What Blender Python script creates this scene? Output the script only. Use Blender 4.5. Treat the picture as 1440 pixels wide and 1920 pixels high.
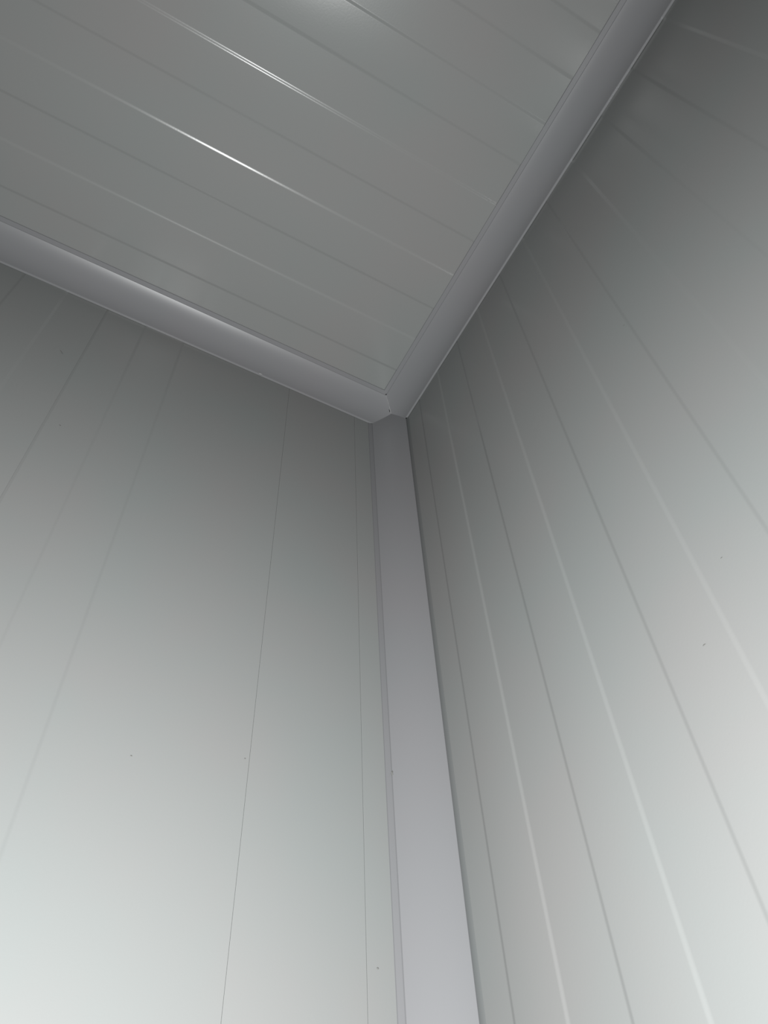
import bpy, bmesh, math
from mathutils import Matrix, Vector

# ------------------------------------------------------------------ clear
for o in list(bpy.data.objects):
    bpy.data.objects.remove(o, do_unlink=True)
scene = bpy.context.scene
COL = scene.collection

# ------------------------------------------------------------------ camera, world, light, exposure
S = 0.75            # metres per survey unit
H = 2.9             # ceiling height; the photographed corner is x = 0, y = 0
cam_pos = Vector((1.29151 * S, -0.86272 * S, H - 2.48828 * S))
right = Vector((0.47419627, 0.87941654, -0.04200535))
down = Vector((-0.70089851, 0.348203, -0.62249172))
fwd = Vector((-0.53280313, 0.32462474, 0.78149831))
cam = bpy.data.cameras.new('camera')
cam.sensor_fit = 'VERTICAL'
cam.sensor_height = 36.0
cam.lens = 1447.46 / 1920 * 36.0
cam.clip_start = 0.01
cam_o = bpy.data.objects.new('camera', cam)
COL.objects.link(cam_o)
m = Matrix((right, -down, -fwd)).transposed().to_4x4()
m.translation = cam_pos
cam_o.matrix_world = m
scene.camera = cam_o

world = bpy.data.worlds.new('world')
scene.world = world
world.use_nodes = True
world.node_tree.nodes['Background'].inputs[0].default_value = (0.5, 0.55, 0.6, 1)
world.node_tree.nodes['Background'].inputs[1].default_value = 0.05

# the small flash lamp beside the camera: the only light in the closed room
lamp = bpy.data.lights.new('flash_lamp', 'AREA')
lamp.shape = 'DISK'
lamp.size = 0.035
lamp.energy = 141.0
lamp.color = (0.985, 1.0, 0.995)
lamp_o = bpy.data.objects.new('flash_lamp', lamp)
lamp_o.location = (1.265 * S, -0.94 * S, H - 2.68 * S)
lamp_dir = fwd + right * ((500 - 720) / 1447.46) + down * ((1130 - 960) / 1447.46)
lamp_o.rotation_euler = lamp_dir.to_track_quat('-Z', 'Y').to_euler()
COL.objects.link(lamp_o)

vs = scene.view_settings
vs.view_transform = 'Standard'
vs.look = 'None'
vs.exposure = 0.0
vs.gamma = 1.0
vs.use_curve_mapping = False


# ------------------------------------------------------------------ materials
def make_mat(name, col, rough, bump=0.0, mottling=0.02, scale=3.0, spec=0.068):
    mt = bpy.data.materials.new(name)
    mt.use_nodes = True
    nt = mt.node_tree
    b = nt.nodes['Principled BSDF']
    b.inputs['Roughness'].default_value = rough
    b.inputs['Specular IOR Level'].default_value = spec
    geo = nt.nodes.new('ShaderNodeNewGeometry')
    n = nt.nodes.new('ShaderNodeTexNoise')
    n.inputs['Scale'].default_value = scale
    n.inputs['Detail'].default_value = 3
    nt.links.new(geo.outputs['Position'], n.inputs['Vector'])
    ramp = nt.nodes.new('ShaderNodeValToRGB')
    a, c = ramp.color_ramp.elements
    a.position, c.position = 0.35, 0.65
    a.color = (col[0] * (1 + mottling), col[1] * (1 - mottling * .3), col[2] * (1 - mottling * .2), 1)
    c.color = (col[0] * (1 - mottling), col[1] * (1 + mottling * .3), col[2] * (1 + mottling * .3), 1)
    nt.links.new(n.outputs['Fac'], ramp.inputs['Fac'])
    nt.links.new(ramp.outputs['Color'], b.inputs['Base Color'])
    if bump:
        n2 = nt.nodes.new('ShaderNodeTexNoise')
        n2.inputs['Scale'].default_value = 260
        n2.inputs['Detail'].default_value = 2
        nt.links.new(geo.outputs['Position'], n2.inputs['Vector'])
        bp = nt.nodes.new('ShaderNodeBump')
        bp.inputs['Strength'].default_value = bump
        bp.inputs['Distance'].default_value = 0.0006
        nt.links.new(n2.outputs['Fac'], bp.inputs['Height'])
        nt.links.new(bp.outputs['Normal'], b.inputs['Normal'])
    return mt


M_PANEL = make_mat('white_coated_panel', (0.0700, 0.0716, 0.0706), 0.225, bump=0.06)
M_CEIL = make_mat('white_coated_ceiling_panel', (0.0700, 0.0711, 0.0700), 0.225, bump=0.06)
M_TRIM = make_mat('white_plastic_trim', (0.0625, 0.0625, 0.0647), 0.36, mottling=0.012, spec=0.135)
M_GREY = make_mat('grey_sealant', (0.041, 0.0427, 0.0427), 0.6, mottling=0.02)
M_WHITE = make_mat('white_sealant', (0.078, 0.078, 0.079), 0.45, mottling=0.01)
M_DARK = make_mat('gap_shade', (0.004, 0.004, 0.004), 0.9)
M_DIRT = make_mat('dirt', (0.050, 0.050, 0.048), 0.8)
M_CORE = make_mat('wall_core', (0.10, 0.10, 0.10), 0.9)
M_FLOOR = make_mat('concrete', (0.04, 0.04, 0.04), 0.7, mottling=0.08)
M_STEEL = make_mat('brushed_steel', (0.45, 0.45, 0.46), 0.35)


# ------------------------------------------------------------------ helpers
def obj(name, verts, faces, mat, parent=None, smooth=False):
    me = bpy.data.meshes.new(name)
    me.from_pydata([tuple(v) for v in verts], [], faces)
    bm = bmesh.new()
    bm.from_mesh(me)
    bmesh.ops.recalc_face_normals(bm, faces=bm.faces)
    bm.to_mesh(me)
    bm.free()
    me.materials.append(mat)
    if smooth:
        me.polygons.foreach_set('use_smooth', [True] * len(me.polygons))
        me.set_sharp_from_angle(angle=math.radians(smooth))
    o = bpy.data.objects.new(name, me)
    COL.objects.link(o)
    if parent is not None:
        o.parent = parent
    return o


def box(name, lo, hi, mat, parent=None):
    v = [(x, y, z) for x in (lo[0], hi[0]) for y in (lo[1], hi[1]) for z in (lo[2], hi[2])]
    f = [(0, 1, 3, 2), (4, 6, 7, 5), (0, 4, 5, 1), (2, 3, 7, 6), (0, 2, 6, 4), (1, 5, 7, 3)]
    return obj(name, v, f, mat, parent)


def structure(o, label, cat):
    o['kind'] = 'structure'
    o['label'] = label
    o['category'] = cat
    return o


def sweep(name, prof, place, ends, mat, parent=None, smooth=30, shell=False):
    """closed profile [(p, q)...] swept; ends(p, q) -> (start, end); place(p, q, t) -> point.
    shell: the second half of the profile mirrors the first, ends are closed by quads"""
    n = len(prof)
    v = [place(p, q, ends(p, q)[0]) for p, q in prof] + [place(p, q, ends(p, q)[1]) for p, q in prof]
    f = [(i, (i + 1) % n, n + (i + 1) % n, n + i) for i in range(n)]
    if shell:
        for o in (0, n):
            f += [(o + i, o + i + 1, o + n - 2 - i, o + n - 1 - i) for i in range(n // 2 - 1)]
    else:
        f += [tuple(range(n - 1, -1, -1)), tuple(range(n, 2 * n))]
    return obj(name, v, f, mat, parent, smooth)


def shell(front, t=0.0016):
    """thin closed section: the front polyline and its copy set back towards the (0, 0) corner"""
    return front + [(max(a - t * (a > t), .0002), max(b - t * (b > t), .0002)) for a, b in reversed(front)]


# ------------------------------------------------------------------ panelled surfaces
SKIN = 0.006


def strip_profile(a, b, raised, rib_w, rib_h, joint_a=0.0, joint_b=0.0):
    """cross-section across a lining strip: s along the surface, d out of it.
    raised strips carry the rib slopes on both sides; joint_a / joint_b chamfer an edge beside an open joint"""
    w = rib_w / 2
    if not raised:
        p = []
        if joint_a > 0:
            p += [(a + joint_a, 0), (a + joint_a * .35, -joint_a * .2), (a + joint_a * .35, -SKIN)]
        else:
            p += [(a, 0), (a, -SKIN)]
        if joint_b < 0:          # the edge dips softly into the joint
            p += [(b, -SKIN), (b, joint_b * .27), (b + joint_b, 0)]
        elif joint_b:
            p += [(b - joint_b * .35, -SKIN), (b - joint_b * .35, -joint_b * .2), (b - joint_b, 0)]
        else:
            p += [(b, -SKIN), (b, 0)]
        return p
    p = [(a - w, -SKIN), (b + w, -SKIN)]
    N = 10
    for i in range(N + 1):
        t = i / N
        p.append((b + w - rib_w * t, rib_h * (0.5 - 0.5 * math.cos(math.pi * t))))
    for i in range(N + 1):
        t = i / N
        p.append((a + w - rib_w * t, rib_h * (0.5 + 0.5 * math.cos(math.pi * t))))
    return p


def panelling(parent, lines, length, place, mat, rib_w=0.008, rib_h=0.00115, raised=None, joints={}):
    """lines: rib positions incl. both ends of the surface; raised: which strips stand proud (default every other one);
    joints: {line index: chamfer} for open joints between two flush strips"""
    n = len(lines) - 1
    up = lambda k: 0 < k < n - 1 and (k % 2 == 1 if raised is None else raised(k))
    for k in range(n):
        a, b = lines[k], lines[k + 1]
        if not up(k):
            a += rib_w / 2 if k > 0 and up(k - 1) else 0
            b -= rib_w / 2 if k < n - 1 and up(k + 1) else 0
        sweep('panel', strip_profile(a, b, up(k), rib_w, rib_h, joints.get(k, 0.0), joints.get(k + 1, 0.0)),
              place, lambda p, q: length, mat, parent, 12)


def rib_lines(meas, pitch, end):
    r = [0.0] + [x * S for x in meas]
    while r[-1] + pitch * S < end - 0.03:
        r.append(r[-1] + pitch * S)
    return r + [end]


W, D = 5.4, 6.0     # room size along x (right wall) and -y (left wall)
L_RIGHT = [.1689, .2955, .4244, .552, .6838, .8128, .940, 1.069, 1.205, 1.3376, 1.4704]
L_LEFT = [.1736, .4276, .8122, .9397, 1.0666, 1.1945]
L_CEIL = [.190, .3251, .4529, .5846, .7115, .8432, .9754, 1.1044, 1.2394, 1.3669]

wall_left = structure(box('wall_left', (-.1, -D - .1, 0), (-SKIN, .1, H), M_CORE),
                      'white ribbed panel wall on the left of the corner', 'wall')
panelling(wall_left, rib_lines(L_LEFT, .1285, D), (0.0, H - .002), lambda p, q, t: (q, -p, t), M_PANEL, 0.008, 0.0014,
          lambda k: k == 3 or (k >= 6 and k % 2 == 0), {1: .0008, 2: .0006, 5: -.0048})
wall_right = structure(box('wall_right', (-SKIN, SKIN, 0), (W + .1, .1, H), M_CORE),
                       'white ribbed panel wall on the right of the corner', 'wall')
panelling(wall_right, rib_lines(L_RIGHT, .131, W), (0.0, H - .002), lambda p, q, t: (p, -q, t), M_PANEL)
ceiling = structure(box('ceiling', (-.1, -D - .1, H + SKIN), (W + .1, .1, H + .1), M_CORE),
                    'white ribbed panel ceiling with bright groove highlights', 'ceiling')
panelling(ceiling, rib_lines(L_CEIL, .131, W), (-D, 0.0), lambda p, q, t: (p, t, H - q), M_CEIL, 0.0086, 0.00153)
wall_back = structure(box('wall_back', (-SKIN, -D - .1, 0), (W + .1, -D - SKIN, H), M_CORE),
                      'white ribbed panel wall behind the photographer', 'wall')
panelling(wall_back, rib_lines([.13], .131, W), (0.0, H - .002), lambda p, q, t: (p, -D + q, t), M_PANEL)
wall_front = structure(box('wall_front', (W + SKIN, -D - SKIN, 0), (W + .1, SKIN, H), M_CORE),
                       'white ribbed panel wall opposite the left wall', 'wall')
panelling(wall_front, rib_lines([.13], .131, D), (0.0, H - .002), lambda p, q, t: (W - q, -p, t), M_PANEL)
floor = structure(box('floor', (-.1, -D - .1, -.1), (W + .1, .1, 0), M_FLOOR),
                  'dark grey concrete floor of the panelled room', 'floor')

# ------------------------------------------------------------------ cove trims
LIP = 0.011


def arc(p0, p1, sweep_deg, n, bulge):
    """arc from p0 to p1, bent towards the (0, 0) corner"""
    th = math.radians(sweep_deg)
    c = Vector(p1) - Vector(p0)
    L = c.length
    R = L / 2 / math.sin(th / 2)
    nrm = Vector((-c.y, c.x)) / L
    mid = (Vector(p0) + Vector(p1)) / 2
    if nrm.dot(mid) > 0:
        nrm = -nrm
    cen = mid - nrm * (R * math.cos(th / 2))
    out = []
    for i in range(n + 1):
        a = -th / 2 + th * i / n
        d = nrm * math.cos(a) + (c / L) * math.sin(a)
        q = cen + d * R
        out.append((q.x, q.y))
    return out


def lookup(pts, i, v):
    """other coordinate of the polyline pts where coordinate i equals v (clamped)"""
    q = sorted((p[i], p[1 - i]) for p in pts)
    if v <= q[0][0]:
        return q[0][1]
    for (u0, w0), (u1, w1) in zip(q, q[1:]):
        if v <= u1:
            return w0 + (w1 - w0) * (v - u0) / max(u1 - u0, 1e-9)
    return q[-1][1]


CV = 0.1 * S
# cove cross-section (a, b): a = distance from the wall, b = distance below the ceiling
cove_front = [(CV, .0012), (CV - .0006, .0034), (CV - LIP, .0036)]
cove_front += arc((CV - LIP - .0008, .0052), (.0062, CV - .0012), 46, 28, 1)
cove_front += [(.0056, CV), (.0010, CV)]
prof = shell(cove_front)
cove_curve = cove_front[2:-1]
# upright corner strip cross-section (x, |y|)
XR, YR, YL = .0600, .0045, .118 * S
corner_front = [(0.0, YL), (.0022, YL - .0004), (.0026, .1045 * S)]
corner_front += arc((.0054, .1037 * S), (XR - .0015, YR + .0010), 36, 28, 1)
corner_front += [(XR, YR), (XR - .0004, YR - .0014)]
corner_curve = corner_front[:-1]

# the three strips are cut to meet each other in the corner
start_left = lambda a: max(a, lookup(corner_curve, 0, a))
start_right = lambda a: max(a, lookup(corner_curve, 1, a))
top_corner = lambda x, y: lookup(cove_curve, 0, min(x, y))

trim_1 = structure(sweep('trim_1', prof, lambda a, b, t: (a, -t, H - b), lambda a, b: (start_left(a) - .001, D - max(a, b)), M_TRIM, None, 30, True),
                   'lilac-white cove strip between left wall and ceiling, with bright highlight', 'cove trim')
trim_2 = structure(sweep('trim_2', prof, lambda a, b, t: (t, -a, H - b), lambda a, b: (start_right(a) - .001, W - max(a, b)), M_TRIM, None, 30, True),
                   'grey-white cove strip between right wall and ceiling', 'cove trim')
trim_3 = structure(sweep('trim_3', shell(corner_front), lambda a, b, t: (a, -b, t),
                         lambda a, b: (0.0, H - top_corner(a, b) + .001), M_TRIM, None, 30, True),
                   'upright white corner strip covering the joint of the two walls', 'corner trim')
# grey sealant bead along its right-hand edge
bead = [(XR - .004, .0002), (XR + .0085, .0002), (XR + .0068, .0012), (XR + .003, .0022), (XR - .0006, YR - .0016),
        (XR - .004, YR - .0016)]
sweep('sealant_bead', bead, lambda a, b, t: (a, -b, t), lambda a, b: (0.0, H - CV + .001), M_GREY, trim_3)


def tube(name, pts, rad, mat, parent, n=6):
    v, f = [], []
    for i, p in enumerate(pts):
        p = Vector(p)
        d = (Vector(pts[min(i + 1, len(pts) - 1)]) - Vector(pts[max(i - 1, 0)])).normalized()
        u = d.cross(Vector((0.3, 0.7, 0.2))).normalized()
        w = d.cross(u)
        r = rad[i] if isinstance(rad, (list, tuple)) else rad
        for k in range(n):
            an = 2 * math.pi * k / n
            v.append(p + (u * math.cos(an) + w * math.sin(an)) * r)
    for i in range(len(pts) - 1):
        for k in range(n):
            f.append((i * n + k, i * n + (k + 1) % n, (i + 1) * n + (k + 1) % n, (i + 1) * n + k))
    f += [tuple(range(n)), tuple(range((len(pts) - 1) * n, len(pts) * n))]
    return obj(name, v, f, mat, parent, 60)


def blob(name, c, axes, mat, parent, irregular=0.25):
    """small flattened lump, axes = three half-size vectors"""
    bm = bmesh.new()
    bmesh.ops.create_icosphere(bm, subdivisions=2, radius=1)
    v = []
    for q in bm.verts:
        k = 1 + irregular * math.sin(5 * q.co.x + 3 * q.co.y + 7 * q.co.z + len(name))
        v.append(Vector(c) + (axes[0] * q.co.x + axes[1] * q.co.y + axes[2] * q.co.z) * k)
    f = [tuple(x.index for x in fc.verts) for fc in bm.faces]
    bm.free()
    return obj(name, v, f, mat, parent, 60)


# sealant line where the two coves meet, and solid near-black lumps painting the shade inside the little gaps
sj = next(a for a, b in reversed(cove_curve) if lookup(corner_curve, 0, a) <= a)
mit = [(a, -a, H - b) for a, b in cove_curve if a >= sj]
tube('sealant_line', mit, .0011, M_WHITE, trim_1)
X, Y, Z = Vector((1, 0, 0)), Vector((0, 1, 0)), Vector((0, 0, 1))
p = mit[0]
blob('gap', (p[0] + .002, p[1] - .001, p[2] - .0012), (X * .0018, Y * .0014, Z * .0010), M_DARK, trim_1)
p = Vector(mit[-1])
d = (Vector(mit[-4]) - p).normalized()
blob('gap', p + d * .005 + Vector((.001, -.004, -.001)), (d * .0042, d.cross(X).normalized() * .0011, X * .0008), M_DARK, trim_1, .1)
blob('gap', (XR + .001, -.004, H - CV - .001), (X * .0020, Y * .0015, Z * .0028), M_DARK, trim_2)
blob('sealant_drip', (.0045, -.1035 * S, H - 1.53 * S), (X * .0016, Y * .0018, Z * .0046), M_DIRT, trim_3)
blob('sealant_lump', (.0056, -.54 * S, H - CV), (X * .0025, Y * .006, Z * .0016), M_WHITE, trim_1)

# specks and scuffs on the wall panels: (distance from corner, depth below ceiling, half length, half width, tilt)
for q, zz, hl, hw, tilt in [(1.0276, .7735, .0020, .0012, .4), (.1534, 1.9276, .0016, .0013, 0), (1.115, .447, .0075, .0006, .9),
                            (1.225, .86, .0016, .0012, .3), (.655, 1.64, .0014, .0010, .2), (.438, 1.585, .0012, .001, 0)]:
    u = (Y * math.cos(tilt) - Z * math.sin(tilt))
    blob('scuff', (.0018, -q * S, H - zz * S), (u * hl, X.cross(u) * hw, X * .0003), M_DIRT, wall_left)
for q, zz, hl, hw, tilt in [(.7674, 1.7343, .0024, .0010, .2), (.8587, 1.6323, .0014, .0006, .1), (.2944, .2596, .0016, .0010, .5),
                            (.93, .95, .0016, .0009, .3)]:
    u = (X * math.cos(tilt) - Z * math.sin(tilt))
    blob('scuff', (q * S, -.0018, H - zz * S), (u * hl, Y.cross(u) * hw, Y * .0003), M_DIRT, wall_right)

# the other coves and corner strips of the room
structure(sweep('trim_4', prof, lambda a, b, t: (W - a, -t, H - b), lambda a, b: (max(a, b), D - max(a, b)), M_TRIM, None, 30, True),
          'cove strip between ceiling and the wall opposite the left wall', 'cove trim')
structure(sweep('trim_5', prof, lambda a, b, t: (t, -D + a, H - b), lambda a, b: (max(a, b), W - max(a, b)), M_TRIM, None, 30, True),
          'cove strip between ceiling and the wall behind the photographer', 'cove trim')

# ------------------------------------------------------------------ door behind the photographer
DX = 2.3
door = box('door_1', (DX, -D + .003, .01), (DX + .95, -D + .05, 2.1), M_PANEL)
structure(door, 'white insulated door in the wall behind the photographer', 'door')
for lo, hi in (((DX - .06, -D + .002, 0), (DX - .002, -D + .06, 2.16)),
               ((DX + .952, -D + .002, 0), (DX + 1.01, -D + .06, 2.16)),
               ((DX - .002, -D + .002, 2.102), (DX + .952, -D + .06, 2.16))):
    box('door_frame', lo, hi, M_STEEL, door)
box('handle', (DX + .08, -D + .05, 1.0), (DX + .11, -D + .10, 1.22), M_STEEL, door)
